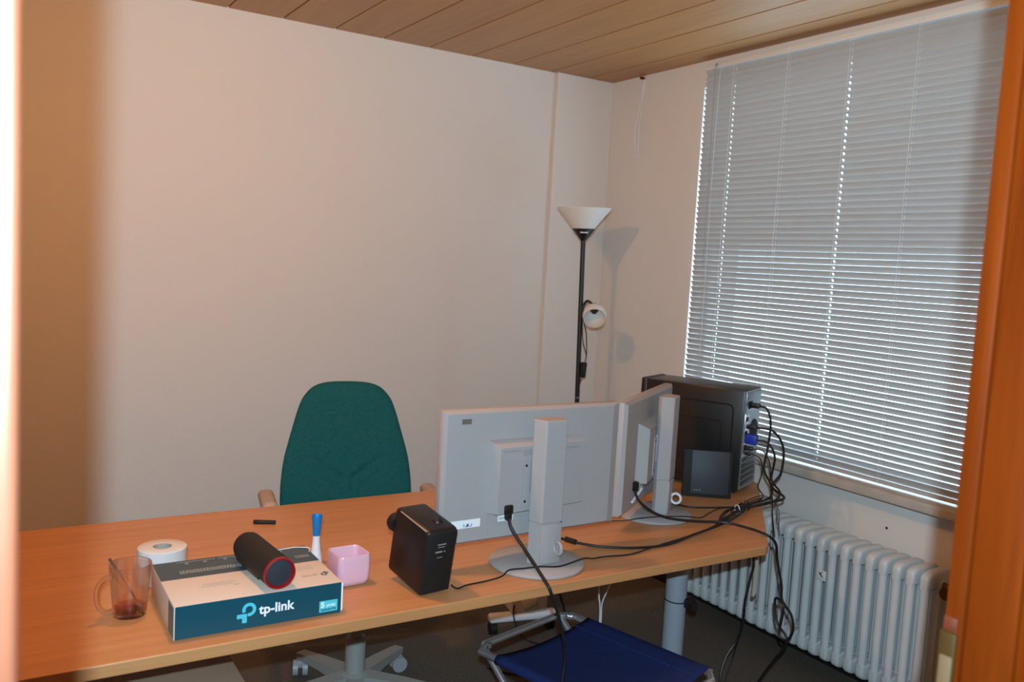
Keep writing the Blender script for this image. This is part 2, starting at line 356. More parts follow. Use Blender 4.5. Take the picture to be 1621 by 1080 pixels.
# ------------------------------------------------------------------ radiator
RX0, RX1, RZ0, RZ1 = W-.20, W-.045, .100, .570; RP = .0522; RY0 = 1.628; NR = 24
rd = empty('radiator', ((RX0+RX1)/2, RY0+RP*(NR-1)/2, 0)); tag(rd, 'old white column radiator below the window sill', 'radiator')
sec = MB(); dx = (RX1-RX0); r_ = .0155
for k in range(3):
    xx = -dx/2+r_+k*(dx-2*r_)/2
    sec.tube([(xx, 0, RZ0+.030), (xx, 0, RZ1-.030)], r_, 12, smooth=False)
for zc, sg in ((RZ1-.033, 1), (RZ0+.030, -1)):
    out = []
    for i in range(13):
        a = PI*i/12
        out.append((math.copysign(abs(math.cos(a))**.6, math.cos(a))*dx/2, zc+sg*abs(math.sin(a))**.75*.033))
    out += [(-dx/2, zc-sg*.03), (dx/2, zc-sg*.03)]
    b = bmesh.new(); vv = [b.verts.new((x_, -.0175, z_)) for x_, z_ in out]; f = b.faces.new(vv)
    e = bmesh.ops.extrude_face_region(b, geom=[f]); vv2 = [g for g in e['geom'] if isinstance(g, bmesh.types.BMVert)]
    for v in vv2: v.co.y += .035
    bmesh.ops.recalc_face_normals(b, faces=b.faces)
    ed = [e_ for e_ in b.edges if abs(e_.verts[0].co.y-e_.verts[1].co.y) < 1e-6]
    bmesh.ops.bevel(b, geom=ed, offset=.011, segments=3, affect='EDGES', profile=.5)
    sec.bm(b)
for zc in (RZ0+.045, RZ1-.05): sec.cyl((0, -RP/2, zc), (0, RP/2, zc), .017, 12)
sme = sec.mesh('radiator_section', M['rad'], ang=50)
for i in range(NR): inst('section', sme, rd, (0, (i-(NR-1)/2)*RP, 0))
vy = -NR/2*RP
vl = MB(); vl.cyl((0, vy, RZ1-.05), (0, vy-.05, RZ1-.05), .012); vl.cyl((0, vy-.05, RZ1-.075), (0, vy-.05, RZ1-.02), .016); vl.cyl((-.02, vy-.05, RZ1-.05), (-.075, vy-.05, RZ1-.05), .02)
vl.obj('valve', M['brass'], rd)
MB().tube([(0, vy-.05, RZ1-.07), (0, vy-.05, .2), (0, vy-.05, .0)], .010, 10).obj('pipe', M['white'], rd)
MB().mm((-dx/2-.004, -.205-.019, .405), (-dx/2, -.205+.019, .442), .001).obj('tag_plate', M['white'], rd)
gm = MB(); Mg = T(-dx/2-.0045, -.205, .424)
gm.box((0, 0, 0), (.001, .018, .004), 0, Mg@RX(35)); gm.box((0, -.005, .006), (.001, .014, .003), 0, Mg@RX(-40)); gm.box((0, .007, -.003), (.001, .010, .003), 0, Mg@RX(70))
gm.obj('tag_mark', M['blackm'], rd, False)
for yy in (-.45, .45): MB().mm((dx/2-.03, yy-.015, RZ0+.02), (W-rd.location.x-.002, yy+.015, RZ0+.05), .003).obj('wall_bracket', M['rad'], rd)

# ------------------------------------------------------------------ desk
DZ = .72; FY, BY = 1.706, 2.607
dk = empty('desk', (1.1, 2.15, 0)); tag(dk, 'large beech desk with a cut-off corner on grey column legs', 'desk')
pts = [(-.25, FY), (1.985, FY), (2.005, FY+.008), (2.56, 2.262), (2.57, 2.29), (2.57, BY), (-.25, BY)]
tp = MB().poly([(a-1.1, b_-2.15) for a, b_ in pts], DZ-.027, DZ)
top = tp.obj('top', M['beech'], dk, False)
bv = top.modifiers.new('bevel', 'BEVEL'); bv.width = .0025; bv.segments = 2; bv.limit_method = 'ANGLE'
for lx, ly in ((2.018, 2.10), (.02, 2.12)):
    q = empty('x', (0, 0, 0)); bpy.data.objects.remove(q)
    lg = MB(); lg.cyl((lx-1.1, ly-2.15, .03), (lx-1.1, ly-2.15, DZ-.035), .036, 28)
    lo = lg.obj('leg', M['alu'], dk)
    MB().mm((lx-1.1-.04, ly-2.15-.33, 0), (lx-1.1+.04, ly-2.15+.33, .035), .008).obj('foot', M['alu'], lo)
    MB().mm((lx-1.1-.06, ly-2.15-.3, DZ-.045), (lx-1.1+.06, ly-2.15+.3, DZ-.027), .002).obj('bracket', M['alu'], lo)
MB().mm((-1.0, .12, DZ-.075), (.90, .16, DZ-.028), .003).obj('cross_beam', M['alu'], dk)
clm = MB(); clm.box((2.048-1.1, 2.066-2.15, .405), (.05, .02, .03), .006); clm.tube([(2.018-1.1+.0385*math.cos(a), 2.10-2.15+.0385*math.sin(a), .41+.002*math.sin(a)) for a in [i*PI/8 for i in range(16)]], .002, 6, closed=True); clm.box((2.062-1.1, 2.058-2.15, .392), (.02, .022, .03), .005)
tag(clm.obj('cable_clamp', M['blackm'], loc=(1.1, 2.15, 0)), 'black cable clamp strapped round the grey desk leg', 'clamp')

# drawer pedestal under the desk
pd = empty('drawer_pedestal', (.32, 2.02, 0)); tag(pd, 'low beige drawer pedestal under the left half of the desk', 'pedestal')
MB().mm((-.215, -.29, .03), (.215, .29, .485), .002).obj('body', M['ped'], pd)
MB().mm((-.217, -.31, .485), (.217, .29, .50), .002).obj('top', M['ped'], pd)
for k in range(3):
    q = MB().mm((-.212, -.308, .05+k*.145), (.212, -.29, .19+k*.145), .003).obj('drawer', M['ped'], pd)
    MB().mm((-.06, -.325, .125+k*.145), (.06, -.308, .135+k*.145), .003).obj('handle', M['alu'], q)
for sx in (-.17, .17):
    for sy in (-.24, .24): MB().cyl((sx-.008, sy, .016), (sx+.008, sy, .016), .016, 14).obj('castor', M['blackm'], pd)

# ------------------------------------------------------------------ office chair
oc = empty('office_chair', (1.080, 2.615, 0), math.radians(-11)); tag(oc, 'office chair with tall green fabric backrest behind the desk', 'chair')
# backrest: grid front and back
PR = [(.500, .15), (.505, .19), (.53, .214), (.58, .229), (.647, .234), (.72, .231), (.785, .222), (.84, .208), (.893, .193), (.935, .181), (.977, .166), (1.0, .153), (1.026, .129), (1.040, .102), (1.0475, .066), (1.050, .015)]
N1, N2 = 80, (len(PR)-1)*6; fv = []; bv_ = []
for j in range(N2+1):
    q = min(j//6, len(PR)-2); tt = j/6-q
    p0, p1, p2, p3 = PR[max(q-1, 0)], PR[q], PR[q+1], PR[min(q+2, len(PR)-1)]
    z, hw_ = [.5*((2*p1[i])+(p2[i]-p0[i])*tt+(2*p0[i]-5*p1[i]+4*p2[i]-p3[i])*tt*tt+(3*p1[i]-p0[i]-3*p2[i]+p3[i])*tt**3) for i in (0, 1)]
    t = (z-.5)/.55
    vert = max(0, 1-max(0, (t-.84)/.16)**2.5)**.5*max(0, 1-max(0, (.12-t)/.12)**2.5)**.5
    for i in range(N1+1):
        u = -1+2*i/N1; sx_ = math.sin(u*PI/2); x_ = hw_*sx_
        edge = max(0, 1-abs(sx_)**3.2)**.5*vert
        base = .30-.027*(1-t)+.06*t-.035*(x_*x_)/.06
        bul = .035*edge; gr = 0
        for (xa, za, xb, zb_, dp) in ((.135, .790, .020, .712, .013), (.115, .735, .045, .675, .008), (.020, .712, .014, .66, .008)):
            ax = abs(x_); d = Vector((xb-xa, zb_-za)); p = Vector((ax-xa, z-za)); kk = max(0, min(1, p.dot(d)/d.dot(d)))
            dist = (p-d*kk).length; gr += math.exp(-(dist/.009)**2)*dp*(.35+.65*kk)
        bul += .012*math.exp(-((z-.66)/.07)**2)*(1-abs(u)**2)
        fv.append((x_, base-bul+gr*edge, z)); bv_.append((x_, base+.030*edge, z))
fs = []
K = N1+1; off = len(fv)
for j in range(N2):
    for i in range(N1):
        a = j*K+i; fs.append((a, a+1, a+K+1, a+K)); fs.append((off+a, off+a+K, off+a+K+1, off+a+1))
for j in range(N2):
    for i in (0, N1):
        a = j*K+i; fs.append((a, a+K, off+a+K, off+a))
for i in range(N1):
    fs.append((i, off+i, off+i+1, i+1)); a = N2*K+i; fs.append((a, a+1, off+a+1, off+a))
bk = MB().add(fv+bv_, fs); 
me = bk.mesh('backrest', M['green'], ang=180); bmx = bmesh.new(); bmx.from_mesh(me); bmesh.ops.remove_doubles(bmx, verts=bmx.verts, dist=.0006); bmesh.ops.recalc_face_normals(bmx, faces=bmx.faces)
for f in bmx.faces: f.smooth = True
bmx.to_mesh(me); bmx.free()
inst('backrest', me, oc)
MB().box((0, .01, .47), (.48, .46, .09), .04, seg=4).obj('seat', M['green'], oc)
MB().box((0, .01, .415), (.40, .38, .03), .012).obj('seat_pan', M['grey'], oc)
MB().tube([(0, .10, .40), (0, .26, .40), (0, .335, .46), (0, .335, .62)], .022, 10).obj('back_bar', M['grey'], oc)
for sx in (-1, 1):
    a = MB().tube([(sx*.20, .0, .41), (sx*.27, .0, .42), (sx*.285, .02, .50), (sx*.285, .13, .655)], .016, 10).obj('armrest', M['taupe'], oc)
    MB().box((sx*.285, .155, .674), (.052, .18, .036), .016, seg=4).obj('arm_pad', M['taupe'], a)
cl = MB(); cl.cyl((0, 0, .085), (0, 0, .24), .034, 24); cl.cyl((0, 0, .24), (0, 0, .40), .018, 20); cl.obj('column', M['grey'], oc)
MB().lathe([(.0, .06), (.05, .06), (.055, .08), (.05, .115), (.036, .125), (0, .125)], 24).obj('hub', M['grey'], oc)
for k in range(5):
    a = math.radians(47+72*k); ca, sa = math.cos(a), math.sin(a)
    am = MB(); vs_ = []; 
    for t_, wd_, zt, zb_ in ((.03, .030, .118, .068), (.17, .024, .105, .072), (.30, .018, .088, .066)):
        for sgn in (-1, 1):
            for zz in (zb_, zt): vs_.append((t_*ca-sgn*wd_*sa, t_*sa+sgn*wd_*ca, zz))
    f_ = []
    for q in range(2):
        o = q*4; f_ += [(o, o+1, o+5, o+4), (o+2, o+6, o+7, o+3), (o+1, o+3, o+7, o+5), (o, o+4, o+6, o+2)]
    f_ += [(0, 2, 3, 1), (8, 9, 11, 10)]
    leg = am.add(vs_, f_).obj('base_arm', M['grey'], oc, ang=30)
    ct = MB(); cx, cy = .295*ca, .295*sa
    b2 = a+.9
    for s_ in (-1, 1):
        nx, ny = math.cos(b2), math.sin(b2)
        ct.cyl((cx+nx*s_*.008, cy+ny*s_*.008, .028), (cx+nx*s_*.026, cy+ny*s_*.026, .028), .028, 20)
    ct.box((cx, cy, .045), (.03, .03, .03), .008, seg=2); ct.cyl((cx, cy, .05), (cx, cy, .075), .008, 10)
    ct.obj('castor', M['castor'], leg)

# ------------------------------------------------------------------ wheeled heater behind the desk
ht = empty('wheeled_heater', (1.935, 2.875, 0), math.radians(-12)); tag(ht, 'off-white wheeled appliance with round knob on the floor behind the desk', 'heater')
MB().mm((-.075, -.02, .085), (.085, .14, .58), .012).obj('body', M['heater'], ht)
MB().lathe([(0, 0), (.034, 0), (.034, .008), (.026, .014), (0, .014)], 24, T(.0, -.02, .135)@RX(90)).obj('knob', M['heater'], ht)
MB().mm((-.165, -.025, .052), (.13, .022, .085), .012, seg=3).obj('foot_bar', M['whitep'], ht)
for cx in (-.145, .105):
    MB().cyl((cx-.014, 0, .026), (cx+.014, 0, .026), .026, 18).box((cx, 0, .042), (.034, .03, .03), .006).obj('castor', M['blackm'], ht)

# ------------------------------------------------------------------ blue canvas stool
S0 = Vector((1.41, 1.775, .45))
sr = math.radians(-75.1)   # local +x runs along the rails toward the camera (A->C), +y across
fs_ = empty('folding_stool', (1.43, 1.80, 0), math.atan2(-.376, .10)); tag(fs_, 'folding stool with blue canvas seat and chrome tube frame half under the desk', 'stool')
hw_ = .195; x0, x1 = -.165, .255; zt = .45
ring = []
def arc(cx, cy, r, a0, a1, n=5): return [(cx+r*math.cos(a0+(a1-a0)*i/n), cy+r*math.sin(a0+(a1-a0)*i/n), zt-.008) for i in range(n+1)]
xe = -.255; rr = .06
ring = arc(xe+rr, -hw_+rr, rr, -PI/2, -PI) + arc(xe+rr, hw_-rr, rr, PI, PI/2) + arc(x1+.03-rr, hw_-rr, rr, PI/2, 0) + arc(x1+.03-rr, -hw_+rr, rr, 0, -PI/2)
MB().tube(ring, .010, 12, res=3, closed=True).obj('seat_frame', M['chrome'], fs_)
# canvas: wraps both rails, sags a little
cv = []; nx_, ny_ = 16, 22
for i in range(nx_+1):
    xx = x0+(x1-x0)*i/nx_
    for j in range(ny_+1):
        th = j/ny_
        if th < .14:
            a = -PI/2-PI*(th/.14)*1.0+0; yy = -hw_+.0135*math.cos(PI*1.5-PI*th/.14+PI)*1; zz = zt-.008+.0135*math.sin(PI*1.5-PI*th/.14)
            yy = -hw_-.0135*math.sin(PI*th/.14); zz = zt-.008-.0135*math.cos(PI*th/.14)
        elif th > .86:
            q = (1-th)/.14; yy = hw_+.0135*math.sin(PI*q); zz = zt-.008-.0135*math.cos(PI*q)
        else:
            q = (th-.14)/.72; yy = -hw_+2*hw_*q; zz = zt+.0055-.018*math.sin(PI*q)**.8
        cv.append((xx, yy, zz))
cf = [(i*(ny_+1)+j, (i+1)*(ny_+1)+j, (i+1)*(ny_+1)+j+1, i*(ny_+1)+j+1) for i in range(nx_) for j in range(ny_)]
cvo = MB().add(cv, cf).obj('canvas_seat', M['blue'], fs_, ang=70)
sd = cvo.modifiers.new('thickness', 'SOLIDIFY'); sd.thickness = .0015
MB().mm((x0, hw_-.062, zt-.0085), (x1, hw_-.058, zt+.0008)).obj('seam', M['blue'], fs_, False)
for s_ in (-1, 1):
    yy = s_*(hw_-.03)
    MB().tube([(-.235, yy, zt-.022), (-.20, yy, zt-.05), (.24, yy, .014)], .010, 10, res=4).obj('leg', M['chrome'], fs_)
    MB().tube([(.27, yy*.86, zt-.022), (.24, yy*.86, zt-.05), (-.20, yy*.86, .014)], .010, 10, res=4).obj('leg', M['chrome'], fs_)
for xx in (.24, -.20): MB().cyl((xx, -hw_+.03 if xx > 0 else -(hw_-.03)*.86, .012), (xx, hw_-.03 if xx > 0 else (hw_-.03)*.86, .012), .010, 10).obj('foot_bar', M['chrome'], fs_)
for (xx, yy) in ((-.245, -hw_+.03), (-.245, hw_-.03)): MB().lathe([(0, 0), (.006, 0), (.006, .014), (0, .016)], 10, T(xx+.02, yy, zt-.004)).obj('rivet', M['steel'], fs_)

# ------------------------------------------------------------------ floor lamp
lp = empty('floor_lamp', (2.502, 3.35, 0), 0, 0, math.radians(-1.75)); tag(lp, 'black torchiere floor lamp with white cone shade and side spot in the corner', 'floor lamp')
MB().lathe([(0, 0), (.125, 0), (.125, .012), (.11, .02), (.02, .03), (0, .03)], 36).obj('base', M['black'], lp)
MB().cyl((0, 0, .02), (0, 0, 1.645), .0115, 16).obj('pole', M['black'], lp)
for zz in (.88, .845): MB().lathe([(.0122, 0), (.0124, .002), (.0124, .004), (.0122, .006)], 16, T(0, 0, zz)).obj('joint_ring', M['steel'], lp)
cone = MB().lathe([(.010, 1.635), (.014, 1.64), (.0525, 1.690), (.0525, 1.694), (.045, 1.694), (0, 1.69)], 36).obj('cone_holder', M['black'], lp)
MB().box((0, 0, 0), (.036, .0012, .008), 0, RZ(-32)@T(.0, -.0435, 1.676)@RX(-37)).obj('sticker', M['wprint'], cone, False)
MB().lathe([(.050, 1.693), (.129, 1.790), (.127, 1.792), (.125, 1.790), (.047, 1.695)], 48, ring=True).obj('shade', M['shade'], lp)
# reading spot: flexible arm, socket and bell shade
sp = Vector((.040, -.055, 1.318)); ax = Vector((-.50, -.72, -.48)).normalized()
MB().tube([(.0, -.008, 1.27), (.004, -.016, 1.325), (.026, -.02, 1.352), sp-ax*.018], .0065, 10, res=6).obj('flexible_arm', M['black'], lp)
Ms = T(*sp)@align(ax)
MB().lathe([(0, -.025), (.017, -.025), (.020, -.02), (.020, .012), (0, .012)], 20, Ms).obj('socket', M['black'], lp)
MB().lathe([(.020, .002), (.034, .010), (.050, .032), (.0555, .060), (.0530, .086), (.0510, .086), (.0535, .060), (.048, .034), (.032, .013), (.018, .004)], 36, Ms, ring=True).obj('spot_shade', M['shade'], lp)
MB().lathe([(0, .008), (.013, .008), (.013, .03), (.009, .034), (0, .034)], 16, Ms).obj('bulb_socket', M['brass'], lp)
MB().tube([(.005, -.012, 1.27), (.024, -.02, 1.20), (.028, -.024, 1.10), (.020, -.022, 1.05), (.012, -.02, 1.0), (-.006, -.014, .93), (-.016, -.012, .88), (-.014, -.012, .80), (-.01, -.013, .3), (-.03, -.06, .035)], .0025, 6).obj('cord', M['cable'], lp)
MB().tube([(.003, -.013, 1.27), (.008, -.018, 1.16), (.026, -.024, 1.10)], .0022, 6).obj('cord', M['cable'], lp)
MB().box((.013, -.022, 1.02), (.028, .022, .075), .006, T(.013, -.022, 1.02)@RY(6)@T(-.013, .022, -1.02)).obj('cord_switch', M['blackm'], lp)

# ------------------------------------------------------------------ pendant lamp (out of frame, lights the room)
pn = empty('pendant_lamp', (BULB.x, BULB.y, H)); tag(pn, 'glowing globe pendant lamp hanging from the wooden ceiling', 'pendant lamp')
MB().lathe([(0, 0), (.05, 0), (.045, -.02), (.012, -.03), (0, -.03)], 24).obj('canopy', M['whitep'], pn)
MB().cyl((0, 0, -.02), (0, 0, BULB.z-H+.085), .003, 8).obj('cord', M['cable'], pn)
MB().lathe([(0, BULB.z-H+.09), (.02, BULB.z-H+.09), (.024, BULB.z-H+.05), (0, BULB.z-H+.05)], 20).obj('socket', M['whitep'], pn)
MB().lathe([(.06*math.sin(PI*i/16), -.06*math.cos(PI*i/16)) for i in range(17)], 32, T(0, 0, BULB.z-H)).obj('globe', M['globe'], pn)

# ------------------------------------------------------------------ monitors
def monitor(loc, rz, zc, label, detail):
    t = empty('monitor', (loc[0], loc[1], DZ), rz); tag(t, label, 'monitor', 'white office monitors on the desk')
    c = zc-DZ; w_, h_ = .567, .346
    # back shell with chamfer toward the frame
    f = MB(); P0 = .030
    f.mm((-w_/2, P0+.004, c-h_/2), (w_/2, P0+.030, c+h_/2), .003)
    f.obj('bezel', M['mon'], t)
    a, d = .008, .010
    vs_ = [(-w_/2, P0+.005, c-h_/2), (w_/2, P0+.005, c-h_/2), (w_/2, P0+.005, c+h_/2), (-w_/2, P0+.005, c+h_/2),
           (-w_/2+a, P0-d+.004, c-h_/2+a), (w_/2-a-.020, P0-d+.004, c-h_/2+a), (w_/2-a-.020, P0-d+.004, c+h_/2-a), (-w_/2+a, P0-d+.004, c+h_/2-a)]
    sh = MB().add(vs_, [(4, 5, 6, 7), (0, 1, 5, 4), (1, 2, 6, 5), (2, 3, 7, 6), (3, 0, 4, 7)]).obj('back_shell', M['mon'], t, False)
    MB().mm((-w_/2+.012, P0+.0300, c-h_/2+.018), (w_/2-.012, P0+.0306, c+h_/2-.012)).obj('screen', M['blackm'], t, False)
    yb = P0-d+.004
    # housing: left block deeper, right block shallower (mirrored look of the real shell)
    hx0, hx1, hz0, hz1 = -.155, .150, c-.095, c+.095
    k = .016; y_ = yb-.034
    vs_ = [(hx0, yb+.001, hz0), (hx1, yb+.001, hz0+.0), (hx1, yb+.001, hz1), (hx0, yb+.001, hz1), (hx0+.018, y_, hz0), (hx1-.004, y_+.016, hz0+.002), (hx1-.004, y_+.016, hz1-.018), (hx0+.018, y_, hz1-.018)]
    hb = MB().add(vs_, [(4, 5, 6, 7), (0, 1, 5, 4), (1, 2, 6, 5), (2, 3, 7, 6), (3, 0, 4, 7)]).obj('housing', M['mon'], t, False)
    def yh(x_): return y_+.016*(x_-hx0-.018)/(hx1-.004-hx0-.018)
    def strip(name, xa, xb, za, zb_, m, p=.0012):
        ya, yb2 = yh(xa), yh(xb)
        MB().add([(xa, ya-p, za), (xb, yb2-p, za), (xb, yb2-p, zb_), (xa, ya-p, zb_), (xa, ya+.002, za), (xb, yb2+.002, za), (xb, yb2+.002, zb_), (xa, ya+.002, zb_)],
                 [(0, 1, 2, 3), (0, 4, 5, 1), (1, 5, 6, 2), (2, 6, 7, 3), (3, 7, 4, 0)]).obj(name, m, hb, False)
    strip('vent', -.128, -.070, hz1-.030, hz1-.025, M['mond'], .0005); strip('vent', -.066, -.03, hz1-.042, hz1-.026, M['mond'], .0005)
    strip('vent', .075, .125, hz1-.036, hz1-.029, M['mond'], .0005)
    strip('mount_rail', -.064, -.046, hz0+.012, hz1-.055, M['mon'], .003)
    for zz in (hz1-.068, hz0+.027):
        MB().lathe([(0, 0), (.0035, 0), (.0035, .0012), (0, .0012)], 10, T(-.055, yh(-.055)-.003, zz)@RX(90)).obj('screw', M['blackm'], hb)
    # connector bay under the housing
    bz = c-h_/2+.02
    MB().mm((-.145, yb-.0015, bz), (-.02, yb+.001, hz0-.004)).obj('rating_label', M['wprint' if False else 'mon'], t, False)
    lab = MB().mm((-.115, yb-.0025, bz+.030), (-.068, yb-.0014, bz+.046)).obj('barcode_label', M['wprint'], t, False)
    bc = MB()
    for i in range(12): bc.mm((-.112+i*.0034, yb-.003, bz+.034), (-.112+i*.0034+.0018, yb-.0024, bz+.041))
    bc.obj('barcode', M['mond'], lab, False)
    pr = MB()
    for r2, (xa, xb) in enumerate(((-.115, -.03), (-.05, -.03), (-.115, -.085))):
        zz = (bz+.052, bz+.036, bz+.020)[r2]; n_ = int((xb-xa)/.006)
        for i in range(n_): pr.mm((xa+i*.006, yb-.002, zz), (xa+i*.006+.004, yb-.0014, zz+.0025))
    pr.obj('fine_print', M['mond'], t, False)
    if detail:
        s1 = MB().mm((-w_/2+.030, yb-.002, bz+.024), (-w_/2+.115, yb+.0004, bz+.045)).obj('inventory_label', M['wprint'], t, False)
        g = MB()
        for i, (w2, h2) in enumerate(((.002, .008), (.005, .002), (.005, .0075), (.002, .008), (.004, .002), (.002, .008))): g.mm((-w_/2+.066+i*.0045, yb-.0025, bz+.027), (-w_/2+.066+i*.0045+w2*.8, yb-.0018, bz+.027+h2))
        g.obj('inventory_print', M['blueink'], s1, False)
        MB().mm((-w_/2+.048, yb-.0015, c+h_/2-.034), (-w_/2+.075, yb+.0004, c+h_/2-.021)).obj('badge', M['brownst'], t, False)
    else:
        MB().lathe([(0, 0), (.005, 0), (.005, .002), (0, .002)], 12, T(-w_/2+.035, yb, c+h_/2-.03)@RX(90)).obj('screw', M['mond'], t)
        MB().tube([(-.19, yb-.006, c-.145), (-.13, yb-.010, c-.128), (-.11, yb-.012, c-.118)], .0042, 8).obj('video_plug', M['whitep'], t)
    # stand: tall faceted column, lower sleeve, cable ring, round foot
    zt_ = .395
    prof_ = [(-.034, .0), (-.046, -.014), (-.030, -.052), (.036, -.052), (.046, -.014), (.034, .0)]
    def colm(z0, z1, sx, sy, bev, yo=0):
        return MB().poly([(a*sx, b_*sy-.004+yo) for a, b_ in prof_], z0, z1)
    o = colm(.125, zt_, 1.0, 1.0, 0).obj('column', M['mon'], t, False)
    bb = o.modifiers.new('bevel', 'BEVEL'); bb.width = .003; bb.segments = 2
    o2 = colm(.012, .128, .93, .9, 0, -.001).obj('sleeve', M['mon'], t, False)
    MB().mm((-.028, -.056, .016), (.036, -.046, .122), .002).obj('sleeve_cover', M['mon'], o2)
    MB().tube([(.016, -.070+.016*math.cos(a), .060+.016*math.sin(a)) for a in [i*PI/8 for i in range(16)]], .0042, 8, res=2, closed=True).obj('cable_ring', M['mon' if detail else 'whitep'], o2)
    MB().lathe([(0, .0), (.124, .0), (.127, .003), (.127, .007), (.122, .011), (.06, .0145), (0, .0145)], 56).obj('foot', M['mon'], t)
    MB().mm((-.04, -.03, c-.045), (.04, yb-.002, c+.045), .004).obj('vesa_mount', M['mond'], t)
    return t
m1a, m2a = math.radians(1.56), math.radians(34)
monitor((1.268, 1.853), m1a, .964, 'white monitor seen from behind with power cable, next to the black speaker', True)
monitor((1.882, 2.096), m2a, .946, 'white monitor seen from behind, turned, in front of the computer tower', False)
# unbuilt shape standing in for lamplight on the desk by the first monitor
lit_patch = MB().poly([(1.560, 1.955), (1.605, 1.930), (1.64, 2.05), (1.61, 2.06)], DZ, DZ+.004)
# ------------------------------------------------------------------ PC tower
ang = math.atan2(.42, .906)
pc = empty('computer_tower', (2.3545, 2.160, DZ), ang); tag(pc, 'black desktop computer tower with cables at its back by the window', 'computer')
# local: x = width away from viewer (0..0.185), y = length toward back wall (0..0.40), z up
MB().mm((0, .012, .012), (.182, .395, .382), .004).obj('body', M['case'], pc)
for fx in (.02, .162):
    for fy in (.04, .36): MB().cyl((fx, fy, 0), (fx, fy, .013), .012, 14).obj('foot', M['blackm'], pc)
MB().mm((-.0025, .014, .016), (.001, .392, .378), .001).obj('side_panel', M['case'], pc)
def rring(x_, y0, y1, z0, z1, r, tw):
    p = []
    for cy, cz, a0 in ((y1-r, z1-r, 0), (y0+r, z1-r, PI/2), (y0+r, z0+r, PI), (y1-r, z0+r, 1.5*PI)):
        for i in range(5): p.append((x_, cy+r*math.cos(a0+PI/8*i), cz+r*math.sin(a0+PI/8*i)))
    return MB().tube(p, tw, 6, res=1, closed=True, smooth=False)
rring(-.0025, .05, .33, .05, .325, .02, .003).obj('panel_rib', M['case'], pc); rring(-.0025, .09, .27, .10, .26, .015, .002).obj('panel_rib', M['case'], pc)
MB().mm((0, .395, .0), (.182, .42, .384), .006).obj('front_bezel', M['black'], pc)
rp = MB().mm((.004, .0085, .016), (.178, .013, .378), .001).obj('rear_panel', M['steel'], pc, False)
MB().mm((.010, .0055, .30), (.172, .0088, .372), .001).obj('power_supply', M['steel'], rp)
MB().mm((.03, .0045, .312), (.075, .006, .34), .001).obj('power_socket', M['blackm'], rp)
MB().lathe([(0, 0), (.0025, 0), (.0025, .002), (0, .002)], 8, T(.02, .0056, .352)@RX(90)).obj('screw', M['blackm'], rp)
io = MB().mm((.010, .006, .15), (.055, .0088, .295), .001).obj('port_panel', M['chrome'], rp)
for i, (z_, hh, m_) in enumerate(((.275, .016, 'blackm'), (.25, .018, 'whitep'), (.225, .016, 'blackm'), (.17, .02, 'blackm'))): MB().mm((.016, .0045, z_-hh/2), (.042, .0064, z_+hh/2), .001).obj('port', M[m_], io)
for i in range(5): MB().mm((.012, .006, .03+i*.022), (.15, .0088, .046+i*.022), .001).obj('slot_cover', M['case'], rp)
MB().lathe([(.0, 0), (.04, 0), (.042, .002), (0, .002)], 24, T(.118, .0085, .225)@RX(90)).obj('fan_grille', M['blackm'], rp)
# slim black box leaning on the tower
sb = empty('slim_box', (2.2110, 2.1830, DZ), math.atan2(-.103, .137)); tag(sb, 'slim dark slate plastic box leaning against the computer tower', 'device')
Ml = RX(-7)
MB().mm((-.088, 0, .001), (.084, .026, .168), .004, Ml).obj('body', M['blackm'], sb)
MB().mm((-.060, -.0025, .012), (.074, .001, .166), .002, Ml).obj('face_plate', M['slab'], sb)
for i in range(3): MB().lathe([(0, 0), (.0022, 0), (.0022, .0008), (0, .0008)], 8, Ml@T(-.045+i*.009, -.0026, .025)@RX(90)).obj('led', M['gprint'], sb)
MB().box((.03, .013, .1655), (.012, .005, .003), .001, Ml).obj('button', M['gprint'], sb)

# ------------------------------------------------------------------ PC loudspeaker
sk = empty('computer_speaker', (.924, 1.770, DZ), math.atan2(.012, .089)); tag(sk, 'black box loudspeaker standing beside the pink cup', 'loudspeaker')
Mt = T(0, 0, 0)@RX(9.5)
MB().mm((-.044, 0, 0), (.044, .148, .166), .011, Mt@T(0, 0, .0), seg=3).obj('body', M['black'], sk)
MB().mm((-.040, -.002, .005), (.040, .004, .160), .002, Mt).obj('back_panel', M['blackm'], sk)
MB().lathe([(0, .010), (.004, .010), (.011, .004), (.0135, 0), (.0145, -.004), (0, -.004)], 24, Mt@T(.012, .045, .166)).obj('dome_knob', M['glass'] if False else M['black'], sk)
MB().mm((-.0420, .010, .1610), (-.0395, .125, .1640), .0008, Mt).obj('edge_strip', M['taupe'], sk)
lt = MB()
for (xa, xb, zz, hh) in ((-.012, .014, .128, .003), (-.010, .010, .122, .0015), (-.016, .004, .109, .004), (.008, .012, .109, .003), (-.010, .006, .096, .0015)):
    n_ = max(1, int((xb-xa)/.004))
    for i in range(n_): lt.mm((xa+i*.004, -.0026, zz), (xa+i*.004+.003, -.0018, zz+hh), 0, Mt)
lt.obj('printing', M['gprint'], sk, False)
for xx in (-.03, .03): MB().lathe([(0, 0), (.004, 0), (.004, .0008), (0, .0008)], 10, Mt@T(xx, -.002, .03)@RX(90)).obj('screw', M['black'], sk)
MB().lathe([(0, .0), (.030, .0), (.034, .004), (.030, .008), (.018, .004), (0, .007)], 32, Mt@T(.0, .148, .055)@RX(-90)).obj('driver', M['blackm'], sk)
MB().lathe([(0, .0), (.022, .0), (.0235, .014), (.021, .024), (.012, .028), (0, .029)], 28, Mt@T(-.028, .144, .118)@RX(-90)).obj('volume_knob', M['blackm'], sk)

